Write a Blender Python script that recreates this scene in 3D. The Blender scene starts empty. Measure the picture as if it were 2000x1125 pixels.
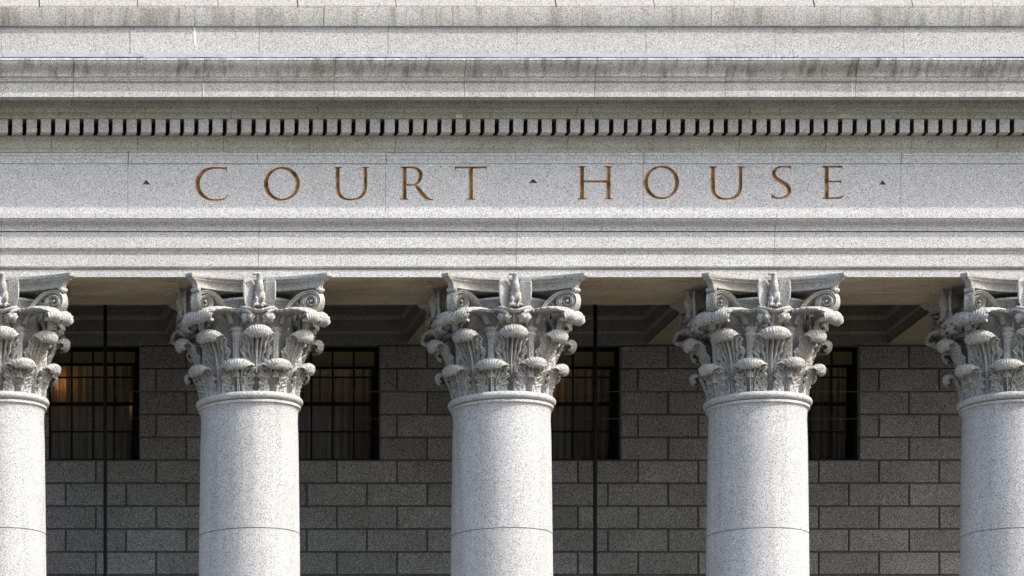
import bpy, bmesh, math, random
from mathutils import Vector, Matrix
R = math.radians
random.seed(7)
scene = bpy.context.scene

# ------------------------------------------------------------------ camera
F_PX, D, VX, VY = 8400.0, 70.0, -663.0, 2470.0      # focal length (px of the 2000 px photo), distance, principal point
CAMX, CAMZ = -13.683, 1.7
cam_data = bpy.data.cameras.new('camera')
cam = bpy.data.objects.new('camera', cam_data)
scene.collection.objects.link(cam)
cam.location = (CAMX, -D, CAMZ)
cam.rotation_euler = (R(90), 0, 0)
cam_data.sensor_fit = 'HORIZONTAL'
cam_data.sensor_width = 36.0
cam_data.lens = F_PX / 2000 * 36.0
cam_data.shift_x = (1000 - VX) / 2000
cam_data.shift_y = (VY - 562.5) / 2000
cam_data.clip_end = 1000
scene.camera = cam

# ------------------------------------------------------------------ light
SUN_AZ, SUN_EL = R(62), R(42.5)                      # to the right of the facade's normal, height
sdir = Vector((math.sin(SUN_AZ) * math.cos(SUN_EL), -math.cos(SUN_AZ) * math.cos(SUN_EL), math.sin(SUN_EL)))
sd = bpy.data.lights.new('sun', 'SUN')
sd.energy = 2.05
sd.angle = R(0.53)
sd.color = (1.0, 0.972, 0.94)
sun = bpy.data.objects.new('sun', sd)
sun.rotation_euler = sdir.to_track_quat('Z', 'Y').to_euler()
sun.location = (20, -20, 40)
scene.collection.objects.link(sun)
world = bpy.data.worlds.new('World')
scene.world = world
world.use_nodes = True
wn = world.node_tree
for n in list(wn.nodes):
    wn.nodes.remove(n)
wo = wn.nodes.new('ShaderNodeOutputWorld')
wb = wn.nodes.new('ShaderNodeBackground')
ws = wn.nodes.new('ShaderNodeTexSky')
ws.sky_type = 'NISHITA'
ws.sun_disc = False
ws.sun_elevation = SUN_EL
ws.sun_rotation = math.atan2(sdir.x, sdir.y)
ws.air_density = 1.15
ws.dust_density = 3.6
ws.ozone_density = 1.0
wb.inputs['Strength'].default_value = 0.15
wn.links.new(ws.outputs[0], wb.inputs['Color'])
wn.links.new(wb.outputs[0], wo.inputs['Surface'])
scene.view_settings.view_transform = 'Standard'
scene.view_settings.look = 'None'
scene.view_settings.gamma = 1.0
scene.view_settings.exposure = 1.15
scene.cycles.max_bounces = 8
scene.cycles.diffuse_bounces = 5
scene.cycles.transparent_max_bounces = 12

# ------------------------------------------------------------------ helpers
def zz(py, Y):
    return CAMZ + (VY - py) * (D + Y) / F_PX
def xx(px, Y):
    return CAMX + (px - VX) * (D + Y) / F_PX

def mesh_obj(name, verts, faces, mat=None, parent=None, smooth=None, loc=None):
    me = bpy.data.meshes.new(name)
    me.from_pydata([tuple(v) for v in verts], [], faces)
    bm = bmesh.new(); bm.from_mesh(me)
    bmesh.ops.recalc_face_normals(bm, faces=bm.faces)
    bm.to_mesh(me); bm.free()
    me.update()
    if smooth is not None:
        me.polygons.foreach_set('use_smooth', [True] * len(me.polygons))
        if smooth < 180:
            me.set_sharp_from_angle(angle=R(smooth))
    if mat:
        me.materials.append(mat)
    return link(name, me, parent, loc)

def link(name, me, parent=None, loc=None, rotz=0.0, scale=None):
    o = bpy.data.objects.new(name, me)
    scene.collection.objects.link(o)
    if parent:
        o.parent = parent
    if loc is not None:
        o.location = loc
    o.rotation_euler = (0, 0, rotz)
    if scale:
        o.scale = scale
    return o

def tag(o, label=None, category=None, group=None, kind=None):
    for k, v in (('label', label), ('category', category), ('group', group), ('kind', kind)):
        if v:
            o[k] = v
    return o

class MB:
    """collects geometry for one mesh"""
    def __init__(self):
        self.v, self.f = [], []
    def add(self, verts, faces):
        b = len(self.v)
        self.v += [tuple(v) for v in verts]
        self.f += [tuple(i + b for i in f) for f in faces]
    def box(self, x0, x1, y0, y1, z0, z1):
        self.add([(x0, y0, z0), (x1, y0, z0), (x1, y1, z0), (x0, y1, z0), (x0, y0, z1), (x1, y0, z1), (x1, y1, z1), (x0, y1, z1)],
                 [(0, 3, 2, 1), (4, 5, 6, 7), (0, 1, 5, 4), (1, 2, 6, 5), (2, 3, 7, 6), (3, 0, 4, 7)])
    def block(self, x0, x1, z0, z1, yf, yb, c=0.008):
        """ashlar block with a chamfered front"""
        self.add([(x0 + c, yf, z0 + c), (x1 - c, yf, z0 + c), (x1 - c, yf, z1 - c), (x0 + c, yf, z1 - c),
                  (x0, yf + c, z0), (x1, yf + c, z0), (x1, yf + c, z1), (x0, yf + c, z1),
                  (x0, yb, z0), (x1, yb, z0), (x1, yb, z1), (x0, yb, z1)],
                 [(0, 1, 2, 3), (4, 5, 1, 0), (5, 6, 2, 1), (6, 7, 3, 2), (7, 4, 0, 3),
                  (8, 9, 5, 4), (9, 10, 6, 5), (10, 11, 7, 6), (11, 8, 4, 7)])
    def tube(self, pts, rad, n=10, caps=True):
        rings = []
        pts = [Vector(p) for p in pts]
        up = Vector((0.123, 0.2, 1.0)).normalized()
        for i, p in enumerate(pts):
            t = (pts[min(i + 1, len(pts) - 1)] - pts[max(i - 1, 0)]).normalized()
            a = t.cross(up)
            if a.length < 1e-3:
                a = t.cross(Vector((1, 0, 0)))
            a.normalize(); b = t.cross(a).normalized()
            r = rad[i] if hasattr(rad, '__len__') else rad
            rings.append([p + a * (r * math.cos(2 * math.pi * k / n)) + b * (r * math.sin(2 * math.pi * k / n)) for k in range(n)])
        vs = [v for ring in rings for v in ring]
        fs = []
        for i in range(len(rings) - 1):
            for k in range(n):
                k2 = (k + 1) % n
                fs.append((i * n + k, i * n + k2, (i + 1) * n + k2, (i + 1) * n + k))
        if caps:
            fs.append(tuple(range(n)))
            fs.append(tuple((len(rings) - 1) * n + k for k in range(n)))
        self.add(vs, fs)
    def lathe(self, prof, n=64, cx=0, cy=0):
        vs, fs = [], []
        for (r, z) in prof:
            for k in range(n):
                a = 2 * math.pi * k / n
                vs.append((cx + r * math.sin(a), cy - r * math.cos(a), z))
        for i in range(len(prof) - 1):
            for k in range(n):
                k2 = (k + 1) % n
                fs.append((i * n + k, i * n + k2, (i + 1) * n + k2, (i + 1) * n + k))
        self.add(vs, fs)
    def ball(self, c, r, n=12, m=8, M=None):
        rx, ry, rz = r if hasattr(r, '__len__') else (r, r, r)
        vs, fs = [], []
        for i in range(m + 1):
            t = math.pi * i / m
            for k in range(n):
                a = 2 * math.pi * k / n
                p = Vector((rx * math.sin(t) * math.cos(a), ry * math.sin(t) * math.sin(a), rz * math.cos(t)))
                if M is not None:
                    p = M @ p
                vs.append(p + Vector(c))
        for i in range(m):
            for k in range(n):
                k2 = (k + 1) % n
                fs.append((i * n + k, i * n + k2, (i + 1) * n + k2, (i + 1) * n + k))
        self.add(vs, fs)
    def prism(self, prof, x0, x1):
        """closed (Y, Z) polygon swept along X"""
        n = len(prof)
        self.add([(x0, y, z) for y, z in prof] + [(x1, y, z) for y, z in prof],
                 [(i, (i + 1) % n, n + (i + 1) % n, n + i) for i in range(n)] + [tuple(range(n)), tuple(range(2 * n - 1, n - 1, -1))])
    def obj(self, name, mat, parent=None, smooth=None, loc=None):
        return mesh_obj(name, self.v, self.f, mat, parent, smooth, loc)

def catmull(pts, per=8):
    out = []
    P = [Vector(p) for p in pts]
    for i in range(len(P) - 1):
        p0 = P[i - 1] if i else P[0] * 2 - P[1]
        p1, p2 = P[i], P[i + 1]
        p3 = P[i + 2] if i + 2 < len(P) else P[-1] * 2 - P[-2]
        for k in range(per):
            t = k / per
            out.append(0.5 * (2 * p1 + (p2 - p0) * t + (2 * p0 - 5 * p1 + 4 * p2 - p3) * t * t + (3 * p1 - p0 - 3 * p2 + p3) * t ** 3))
    out.append(P[-1])
    return out

def sample(pts, n):
    """resample a polyline at n points evenly by length"""
    L = [0.0]
    for a, b in zip(pts, pts[1:]):
        L.append(L[-1] + (b - a).length)
    out, j = [], 0
    for i in range(n):
        s = L[-1] * i / (n - 1)
        while j < len(L) - 2 and L[j + 1] < s:
            j += 1
        t = (s - L[j]) / max(L[j + 1] - L[j], 1e-9)
        out.append(pts[j].lerp(pts[j + 1], min(max(t, 0), 1)))
    return out

# ------------------------------------------------------------------ materials
def nodes_of(name):
    m = bpy.data.materials.new(name)
    m.use_nodes = True
    nt = m.node_tree
    return m, nt, nt.nodes['Principled BSDF']

def mix(nt, kind, a, b, fac):
    n = nt.nodes.new('ShaderNodeMix'); n.data_type = 'RGBA'; n.blend_type = kind
    for sock, v in ((n.inputs[0], fac), (n.inputs[6], a), (n.inputs[7], b)):
        if hasattr(v, 'is_linked') or hasattr(v, 'links'):
            nt.links.new(v, sock)
        else:
            sock.default_value = v
    return n.outputs[2]

def ramp(nt, src, stops, interp='LINEAR'):
    n = nt.nodes.new('ShaderNodeValToRGB')
    n.color_ramp.interpolation = interp
    e = n.color_ramp.elements
    e[0].position, e[0].color = stops[0][0], (*stops[0][1], 1)
    e[1].position, e[1].color = stops[-1][0], (*stops[-1][1], 1)
    for p, c in stops[1:-1]:
        x = e.new(p); x.color = (*c, 1)
    nt.links.new(src, n.inputs[0])
    return n.outputs[0]

def math_n(nt, op, a, b=None, c=None):
    n = nt.nodes.new('ShaderNodeMath'); n.operation = op
    for i, v in enumerate((a, b, c)):
        if v is None:
            continue
        if hasattr(v, 'links'):
            nt.links.new(v, n.inputs[i])
        else:
            n.inputs[i].default_value = v
    return n.outputs[0]

def noise(nt, vec, scale, detail=2.0, rough=0.5, stretch=None):
    if stretch:
        mp = nt.nodes.new('ShaderNodeMapping'); mp.inputs['Scale'].default_value = stretch
        nt.links.new(vec, mp.inputs[0]); vec = mp.outputs[0]
    n = nt.nodes.new('ShaderNodeTexNoise')
    n.inputs['Scale'].default_value = scale
    n.inputs['Detail'].default_value = detail
    n.inputs['Roughness'].default_value = rough
    nt.links.new(vec, n.inputs['Vector'])
    return n.outputs[0]

g = lambda v: (v, v, v)

def granite(name, base, tint=None, tint_amt=0.0, dirt=0.25, streak=0.0, joints=None, speck=1.0, island=0.0, contrast=0.88, bump=0.35, rough=0.75):
    """speckled granite; joints = list of (first joint X, spacing) thin dark vertical mortar lines"""
    m, nt, bs = nodes_of(name)
    tc = nt.nodes.new('ShaderNodeTexCoord')
    geo = nt.nodes.new('ShaderNodeNewGeometry')
    pos = geo.outputs['Position']
    tilt = nt.nodes.new('ShaderNodeMapping'); tilt.inputs['Rotation'].default_value = (0.61, 0.83, 0.37)
    nt.links.new(pos, tilt.inputs[0])
    fine = noise(nt, tilt.outputs[0], 56, 2.0, 0.8)
    mid = noise(nt, tilt.outputs[0], 11, 3, 0.6)
    big = noise(nt, tilt.outputs[0], 0.9, 4, 0.6)
    # grain: dark mica and light feldspar
    gr = ramp(nt, fine, [(0.32, g(0.12)), (0.42, g(0.62)), (0.50, g(1.0)), (0.58, g(1.18)), (0.70, g(1.6))])
    if contrast != 1.0:
        gm = nt.nodes.new('ShaderNodeGamma'); gm.inputs[1].default_value = contrast
        nt.links.new(gr, gm.inputs[0]); gr = gm.outputs[0]
    col = mix(nt, 'MULTIPLY', (*base, 1), gr, 0.9 * speck)
    col = mix(nt, 'MULTIPLY', col, ramp(nt, mid, [(0.3, g(0.90)), (0.7, g(1.07))]), 0.8)
    # stains
    dm = ramp(nt, big, [(0.40, g(0.0)), (0.66, g(1.0))])
    col = mix(nt, 'MULTIPLY', col, (0.68, 0.67, 0.64, 1), math_n(nt, 'MULTIPLY', dm, dirt))
    if tint:
        tn = ramp(nt, noise(nt, pos, 1.7, 4, 0.65, (0.45, 1, 1.6)), [(0.35, g(0.25)), (0.65, g(1.0))])
        col = mix(nt, 'MULTIPLY', col, (*tint, 1), math_n(nt, 'MULTIPLY', tn, tint_amt))
    if streak:
        sn = ramp(nt, noise(nt, pos, 2.2, 5, 0.7, (2.6, 1, 0.12)), [(0.48, g(0.0)), (0.68, g(1.0))])
        col = mix(nt, 'MULTIPLY', col, (0.32, 0.33, 0.28, 1), math_n(nt, 'MULTIPLY', sn, streak))
    if island:
        v = math_n(nt, 'MULTIPLY_ADD', geo.outputs['Random Per Island'], island, 1 - island / 2)
        cb = nt.nodes.new('ShaderNodeCombineColor')
        for i in range(3):
            nt.links.new(v, cb.inputs[i])
        col = mix(nt, 'MULTIPLY', col, cb.outputs[0], 1.0)
    if joints:
        sx = nt.nodes.new('ShaderNodeSeparateXYZ'); nt.links.new(pos, sx.inputs[0])
        for x0, p in joints:
            t = math_n(nt, 'WRAP', math_n(nt, 'SUBTRACT', sx.outputs[0], x0), p / 2, -p / 2)
            line = math_n(nt, 'LESS_THAN', math_n(nt, 'ABSOLUTE', t), 0.006)
            col = mix(nt, 'MULTIPLY', col, (0.30, 0.29, 0.27, 1), math_n(nt, 'MULTIPLY', line, 0.6))
    nt.links.new(col, bs.inputs['Base Color'])
    bs.inputs['Roughness'].default_value = rough
    bs.inputs['Specular IOR Level'].default_value = 0.25
    if bump:
        b = nt.nodes.new('ShaderNodeBump')
        b.inputs['Strength'].default_value = bump
        b.inputs['Distance'].default_value = 0.012
        nt.links.new(fine, b.inputs['Height'])
        nt.links.new(b.outputs[0], bs.inputs['Normal'])
    return m

def plain(name, col, rough=0.5, metal=0.0, spec=0.3, var=0.15, scale=8):
    m, nt, bs = nodes_of(name)
    geo = nt.nodes.new('ShaderNodeNewGeometry')
    n = noise(nt, geo.outputs['Position'], scale, 4, 0.6)
    c = mix(nt, 'MULTIPLY', (*col, 1), ramp(nt, n, [(0.3, g(1 - var)), (0.7, g(1 + var))]), 1.0)
    nt.links.new(c, bs.inputs['Base Color'])
    bs.inputs['Roughness'].default_value = rough
    bs.inputs['Metallic'].default_value = metal
    bs.inputs['Specular IOR Level'].default_value = spec
    return m

SP = 4.1417
STONE = (0.50, 0.497, 0.49)
TAN = (0.80, 0.74, 0.60)
Y_B = 1.12                                             # back of the architrave
Y_A = -0.85                                            # lowest architrave fascia
Y_F = -0.88                                            # frieze
M_shaft = granite('granite_shaft', (0.475, 0.475, 0.478), dirt=0.25, streak=0.25, speck=1.0)
M_cap = granite('granite_capital', (0.455, 0.452, 0.445), TAN, 0.35, dirt=0.5, streak=0.3)
M_arch = granite('granite_architrave', STONE, dirt=0.2, island=0.10)
M_frieze = granite('granite_frieze', (0.51, 0.507, 0.51), dirt=0.15, joints=[(xx(753, Y_F), SP)])
M_bed = granite('granite_bed_moulding', (0.43, 0.425, 0.40), TAN, 0.55, dirt=0.5, island=0.10)
M_dentil = granite('granite_dentil', (0.50, 0.50, 0.49), TAN, 0.4, dirt=0.4, island=0.2)
M_corona = granite('granite_corona', (0.50, 0.498, 0.48), TAN, 0.25, dirt=0.3, streak=0.25, island=0.10)
M_soffit = granite('granite_soffit', (0.63, 0.575, 0.475), (0.82, 0.72, 0.54), 0.9, dirt=0.6)
M_sima = granite('granite_sima', (0.62, 0.615, 0.60), TAN, 0.3, dirt=0.55, streak=0.95, island=0.10)
M_block = granite('granite_blocking_course', (0.42, 0.415, 0.40), TAN, 0.15, dirt=0.2, island=0.10)
M_attic = granite('granite_attic', (0.38, 0.375, 0.355), TAN, 0.25, dirt=0.5, streak=0.6, island=0.10)
M_coping = granite('granite_coping', (0.325, 0.318, 0.30), TAN, 0.05, dirt=0.1)
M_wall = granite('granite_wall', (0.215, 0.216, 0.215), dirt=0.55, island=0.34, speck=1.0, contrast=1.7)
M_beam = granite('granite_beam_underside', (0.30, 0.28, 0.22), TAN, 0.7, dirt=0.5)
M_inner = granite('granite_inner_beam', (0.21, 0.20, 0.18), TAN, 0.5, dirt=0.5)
M_joint = plain('mortar', (0.085, 0.084, 0.08), 0.9)
M_stop = plain('dark_stop_paint', (0.10, 0.092, 0.08), 0.7)
M_gap_shade = plain('painted_gap_shade', (0.05, 0.047, 0.042), 0.95)  # near-black colour that paints in the shade between the dentils
M_letter = plain('brown_letter_paint', (0.25, 0.145, 0.065), 0.5, 0.0, 0.3, 0.75, 9)
M_black = plain('black_metal', (0.008, 0.008, 0.008), 0.6, 0.0, 0.2)
M_frame = plain('black_window_paint', (0.006, 0.006, 0.006), 0.6, 0.0, 0.1)
M_lead = plain('lead_flashing', (0.40, 0.43, 0.48), 0.5, 0.0, 0.4, 0.12, 5)
M_wire = plain('galvanised_wire', (0.16, 0.16, 0.15), 0.5, 0.0, 0.4)
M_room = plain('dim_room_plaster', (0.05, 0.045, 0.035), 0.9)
M_blind = None
M_pave = plain('paving_concrete', (0.095, 0.09, 0.08), 0.9, 0, 0.2, 0.2, 0.3)
M_podium = plain('podium_granite', (0.20, 0.185, 0.155), 0.85, 0, 0.2, 0.1, 1)

def curtain_mat():
    m, nt, bs = nodes_of('sheer_curtain')
    out = nt.nodes['Material Output']
    d = nt.nodes.new('ShaderNodeBsdfDiffuse'); d.inputs[0].default_value = (0.42, 0.40, 0.36, 1)
    t = nt.nodes.new('ShaderNodeBsdfTranslucent'); t.inputs[0].default_value = (0.34, 0.27, 0.2, 1)
    mx = nt.nodes.new('ShaderNodeMixShader'); mx.inputs[0].default_value = 0.45
    nt.links.new(d.outputs[0], mx.inputs[1]); nt.links.new(t.outputs[0], mx.inputs[2])
    nt.links.new(mx.outputs[0], out.inputs[0])
    nt.nodes.remove(bs)
    return m
M_curtain = curtain_mat()
def blind_mat():
    m, nt, bs = nodes_of('beige_blind_cloth')
    out = nt.nodes['Material Output']
    d = nt.nodes.new('ShaderNodeBsdfDiffuse'); d.inputs[0].default_value = (0.50, 0.45, 0.32, 1)
    t = nt.nodes.new('ShaderNodeBsdfTranslucent'); t.inputs[0].default_value = (0.5, 0.44, 0.28, 1)
    mx = nt.nodes.new('ShaderNodeMixShader'); mx.inputs[0].default_value = 0.4
    nt.links.new(d.outputs[0], mx.inputs[1]); nt.links.new(t.outputs[0], mx.inputs[2])
    nt.links.new(mx.outputs[0], out.inputs[0])
    nt.nodes.remove(bs)
    return m
M_blind = blind_mat()

def glass_mat():
    m, nt, bs = nodes_of('window_glass')
    out = nt.nodes['Material Output']
    tr = nt.nodes.new('ShaderNodeBsdfTransparent'); tr.inputs[0].default_value = (0.82, 0.83, 0.82, 1)
    gl = nt.nodes.new('ShaderNodeBsdfGlossy'); gl.inputs['Roughness'].default_value = 0.12
    gl.inputs[0].default_value = (0.5, 0.5, 0.5, 1)
    mx = nt.nodes.new('ShaderNodeMixShader'); mx.inputs[0].default_value = 0.006
    nt.links.new(tr.outputs[0], mx.inputs[1]); nt.links.new(gl.outputs[0], mx.inputs[2])
    nt.links.new(mx.outputs[0], out.inputs[0])
    nt.nodes.remove(bs)
    return m
M_glass = glass_mat()

# ------------------------------------------------------------------ the setting
S = zz(541, Y_A)                                       # underside of the architrave, 17.48 m
FLOOR = 3.0
mb = MB(); mb.box(-400, 400, -400, 400, -0.3, 0.0)
tag(mb.obj('paving', M_pave), kind='structure')

court = bpy.data.objects.new('courthouse', None)
scene.collection.objects.link(court)
tag(court, 'pale granite courthouse with giant Corinthian columns under a carved COURT HOUSE frieze', 'courthouse')

XL, XR = -15.0, 15.0
mb = MB()
for i in range(12):
    mb.box(XL - 2, XR + 2, -6.0 + 0.36 * i, -5.64 + 0.36 * i, 0.0, 0.25 * (i + 1))
mb.obj('steps', M_podium, court)
mb = MB(); mb.box(XL - 2, XR + 2, -1.679, 4.4, 0.0, FLOOR); mb.obj('portico_floor', M_podium, court)

# ------------------------------------------------------------------ entablature
def cyma(y0, Y0, y1, Y1, n=8, rev=False):
    """S curve between two (image row, depth) points"""
    out = []
    for i in range(n + 1):
        t = i / n
        s = t * t * (3 - 2 * t) if not rev else (t + 0.16 * math.sin(2 * math.pi * t))
        out.append((y0 + (y1 - y0) * t, Y0 + (Y1 - Y0) * s))
    return out
def ovolo(y0, Y0, y1, Y1, n=6):
    return [(y0 + (y1 - y0) * (1 - math.cos(math.pi / 2 * i / n)), Y0 + (Y1 - Y0) * math.sin(math.pi / 2 * i / n)) for i in range(n + 1)]
def cavetto(y0, Y0, y1, Y1, n=6):
    return [(y0 + (y1 - y0) * math.sin(math.pi / 2 * i / n), Y0 + (Y1 - Y0) * (1 - math.cos(math.pi / 2 * i / n))) for i in range(n + 1)]

def stones(m, prof, x0, x1, joint):
    rnd = random.Random(int(abs(prof[0][1]) * 1000))
    if joint is None:
        m.prism(prof, x0, x1); return
    j0, p = joint
    a = x0; k = math.ceil((x0 - j0) / p + 1e-6)
    while a < x1 - 1e-6:
        b = min(j0 + k * p, x1); k += 1
        dy = rnd.uniform(-.004, .004)
        pr = [(y + dy, z) if y < 0 else (y, z) for y, z in prof]
        m.prism(pr, a + 0.003, b - 0.003)
        a = b
def course(name, rows, mat, back=Y_B, zlo=None, zhi=None, x0=XL, x1=XR, joint=None):
    prof = [(Y, zz(y, Y)) for y, Y in rows]
    if zlo is None: zlo = prof[0][1]
    if zhi is None: zhi = prof[-1][1]
    if abs(zlo - prof[0][1]) > 1e-6: prof.insert(0, (prof[0][0], zlo))
    if abs(zhi - prof[-1][1]) > 1e-6: prof.append((prof[-1][0], zhi))
    prof = prof + [(back, prof[-1][1]), (back, prof[0][1])]
    m = MB(); stones(m, prof, x0, x1, joint)
    o = m.obj(name, mat, court, 35)
    return o, zlo, zhi

arch_rows = ([(541, -0.85), (527, -0.85)] + [(526.8, -0.83), (524.6, -0.83), (524.4, -0.858), (523.8, -0.858)] + ovolo(523.5, -0.860, 520.8, -0.882, 4) + [(520.0, -0.888), (495.5, -0.888)]
             + [(494.7, -0.897), (493, -0.897)] + cyma(492.5, -0.899, 485, -0.935, 6) + [(484.0, -0.942), (453.2, -0.942), (453.0, -0.915), (451.2, -0.915), (451, -0.962), (446.5, -0.962)]
             + cyma(445.5, -0.965, 427, -1.065, 10) + [(426, -1.082), (417, -1.082)])
_, _, zA = course('architrave', arch_rows, M_arch, joint=(xx(505, -0.9), SP))

# cornice above the frieze
zF = zz(319.5, Y_F)                                    # top of the plain frieze
fr_cap = [(319.3, -0.893), (311, -0.893), (310, -0.90), (304.5, -0.90), (303.5, -0.912), (297.5, -0.912)]
_, _, z1 = course('frieze_cap', fr_cap, M_frieze, zlo=zF, joint=(xx(753, Y_F) + 0.01, SP / 2))
bed = [(296.8, -0.925), (293.5, -0.93)] + cyma(292.5, -0.932, 268, -1.005, 10, True) + [(267, -1.015), (264.8, -1.015)]
_, _, z2 = course('bed_moulding', bed, M_bed, zlo=z1, joint=(xx(101, -1.0), SP / 3))
Y_DB, Y_DF = -0.955, -1.195                            # back and front of the dentils
zdl = zz(258.5, Y_DF); zdh = zz(232, Y_DF)
course('dentil_backing', [(264, -0.80), (232, -0.80)], M_gap_shade, zlo=z2, zhi=zdh)  # backing coloured dark as the shade behind the dentils
dx0 = xx(24.0, Y_DF); dper = 27.95 * (D + Y_DF) / F_PX; dw = dper * 0.715
dmesh = None
i0 = int((xx(-40, Y_DF) - dx0) / dper) - 1
n_d = int((xx(2040, Y_DF) - dx0) / dper) + 1 - i0
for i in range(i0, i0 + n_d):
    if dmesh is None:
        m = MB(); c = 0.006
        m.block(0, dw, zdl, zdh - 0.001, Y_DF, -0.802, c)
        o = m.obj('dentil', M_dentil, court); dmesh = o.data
        dmesh.materials.append(M_gap_shade)
        for p_ in dmesh.polygons:                       # flanks painted near black to stand in for shade in the gaps
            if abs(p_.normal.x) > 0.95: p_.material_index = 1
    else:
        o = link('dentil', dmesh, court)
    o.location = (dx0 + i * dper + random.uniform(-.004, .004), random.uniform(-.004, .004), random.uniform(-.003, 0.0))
m = MB()
for i in list(range(int((XL - dx0) / dper) + 1, i0)) + list(range(i0 + n_d, int((XR - dx0) / dper) - 1)):
    m.block(dx0 + i * dper, dx0 + i * dper + dw, zdl, zdh - 0.001, Y_DF, -0.802, 0.006)
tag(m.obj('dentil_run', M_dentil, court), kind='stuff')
band = [(231.5, -1.208), (226, -1.208), (225, -1.214), (222.5, -1.214)]
_, _, z3 = course('dentil_fascia', band, M_bed, zlo=zdh, joint=(xx(957, -1.2), SP / 3))
ov = [(221.5, -1.222)] + ovolo(220.5, -1.226, 207.5, -1.275, 7) + [(206.5, -1.28)]
_, _, z4 = course('ovolo_moulding', ov, M_bed, zlo=z3, joint=(xx(957, -1.2), SP / 3))
# corona with its drip
Y_C = -1.68
zc0 = zz(189.2, Y_C)                                   # lower front edge
zs = max(zc0 + 0.03, z4 + 0.004)
prof = [(-0.9, z4), (-1.282, z4), (-1.30, z4 + 0.004), (-1.30, zc0 + 0.025), (-1.312, zc0 + 0.06), (-1.475, zc0 + 0.06), (-1.485, zc0), (Y_C, zc0), (Y_C, zz(161.5, Y_C))]
prof += [(-1.686, zz(160.8, -1.686))] + [(Y, zz(y, Y)) for y, Y in ovolo(160, -1.69, 156, -1.715, 5)] + [(-1.72, zz(155.3, -1.72)), (-1.725, zz(150, -1.725))]
zc1 = prof[-1][1]
m = MB(); stones(m, prof + [(Y_B, zc1), (Y_B, z4)], XL, XR, (xx(398, -1.68), SP / 2)); m.obj('corona', M_corona, court, 35)
sima = [(149.3, -1.74)] + cyma(148.5, -1.742, 117.5, -1.895, 12) + [(117, -1.907), (113.3, -1.907)]
_, _, zs1 = course('sima', sima, M_sima, zlo=zc1, joint=(xx(400, -1.9), SP / 2))
# lead flashing on the cornice, in slightly uneven lengths
fx = [XL, xx(2, -1.6), xx(275, -1.6), xx(640, -1.6), xx(825, -1.6), xx(1480, -1.6), xx(1548, -1.6), xx(1825, -1.6), XR]
ftilt = [0, -6, -2, -1, 1, -4, 2, 0, 0]
for i in range(len(fx) - 1):
    a, b = fx[i] + 0.004, fx[i + 1] - 0.004
    up0 = 0.012 + 0.012 * random.random(); up1 = 0.012 + 0.012 * random.random()
    n = 14; vs = []; fs = []
    for k in range(n + 1):
        t = k / n; x = a + (b - a) * t
        u = up0 + (up1 - up0) * t + random.uniform(-.005, .005)
        y0 = -1.90 + random.uniform(-.004, .004)
        vs += [(x, y0, zs1 + u), (x, y0 - 0.003, zs1 + u + 0.052), (x, -1.3, zs1 + u + 0.075), (x, -1.3, zs1 + u + 0.02)]
    for k in range(n):
        for j in range(4):
            fs.append((k * 4 + j, k * 4 + (j + 1) % 4, k * 4 + 4 + (j + 1) % 4, k * 4 + 4 + j))
    fs += [(0, 1, 2, 3), tuple(n * 4 + j for j in range(4))]
    mesh_obj('lead_flashing', vs, fs, M_lead, court)
# blocking course, attic course, sloped coping
_, _, z5 = course('blocking_course', [(112, -0.95), (51.5, -0.95)], M_block, zlo=zs1, joint=(xx(254, -0.95), SP / 2))
_, _, z6 = course('attic_course', [(50.6, -1.0), (49.5, -1.003), (16, -1.05), (14.5, -1.045)], M_attic, zlo=z5, joint=(xx(380, -1.0), SP / 2))
cop_w = SP
cx0 = xx(425, -1.0)
for i in range(-4, 5):
    a = cx0 + i * cop_w
    for (p, q, dy, tone) in ((0.0, 0.31, 0.012, 0), (0.31, 0.69, -0.006, 1), (0.69, 1.0, -0.006, 1)):
        x0, x1 = a + p * cop_w + 0.006, a + q * cop_w - 0.006
        if x1 < XL or x0 > XR: continue
        sk = 0.06 if p == 0 else 0.0
        sk1 = 0.06 if q == 1.0 else 0.0
        yb, zb = -1.04 + dy, z6
        vs = [(x0, yb, zb), (x1, yb, zb), (x1, yb, zb + 0.03), (x0, yb, zb + 0.03),
              (x0 + sk, yb + 0.42, zb + 0.62), (x1 + sk1, yb + 0.42, zb + 0.62), (x1 + sk1, 0.3, zb + 0.62), (x0 + sk, 0.3, zb + 0.62), (x0, 0.3, zb), (x1, 0.3, zb)]
        fs = [(0, 1, 2, 3), (3, 2, 5, 4), (4, 5, 6, 7), (7, 6, 9, 8), (8, 9, 1, 0), (0, 3, 4, 7, 8), (1, 9, 6, 5, 2)]
        mesh_obj('coping_stone', vs, fs, M_coping, court)

M_patch = plain('pale_repair_mortar', (0.52, 0.49, 0.42), 0.9, 0, 0.1, 0.2, 20)
M_drip = plain('white_lime_drip', (0.75, 0.77, 0.80), 0.9, 0, 0.1, 0.15, 20)
def patch(name, quad, Y, mat, th=0.006):
    vs = [(xx(px, Y), Y - th, zz(py, Y)) for px, py in quad] + [(xx(px, Y), Y + 0.02, zz(py, Y)) for px, py in quad]
    n = len(quad)
    mesh_obj(name, vs, [tuple(range(n)), tuple(range(2 * n - 1, n - 1, -1))] + [(i, (i + 1) % n, n + (i + 1) % n, n + i) for i in range(n)], mat, court)
patch('lime_drip', [(378.5, 54), (381, 54), (383, 72), (382.5, 92), (380, 88), (378, 72)], -0.954, M_drip)
patch('mortar_pointing', [(396.6, 162), (398.2, 162), (397.6, 189), (396.2, 189)], -1.684, M_drip)
patch('mortar_pointing', [(1663.6, 162), (1664.8, 162), (1664.4, 189), (1663.2, 189)], -1.684, M_drip)
patch('mortar_repair', [(891, 224), (903, 223), (904, 231), (890, 231)], -1.212, M_patch, 0.004)
patch('mortar_repair', [(1641, 223), (1655, 223), (1653, 231), (1640, 231)], -1.212, M_patch, 0.004)

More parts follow.
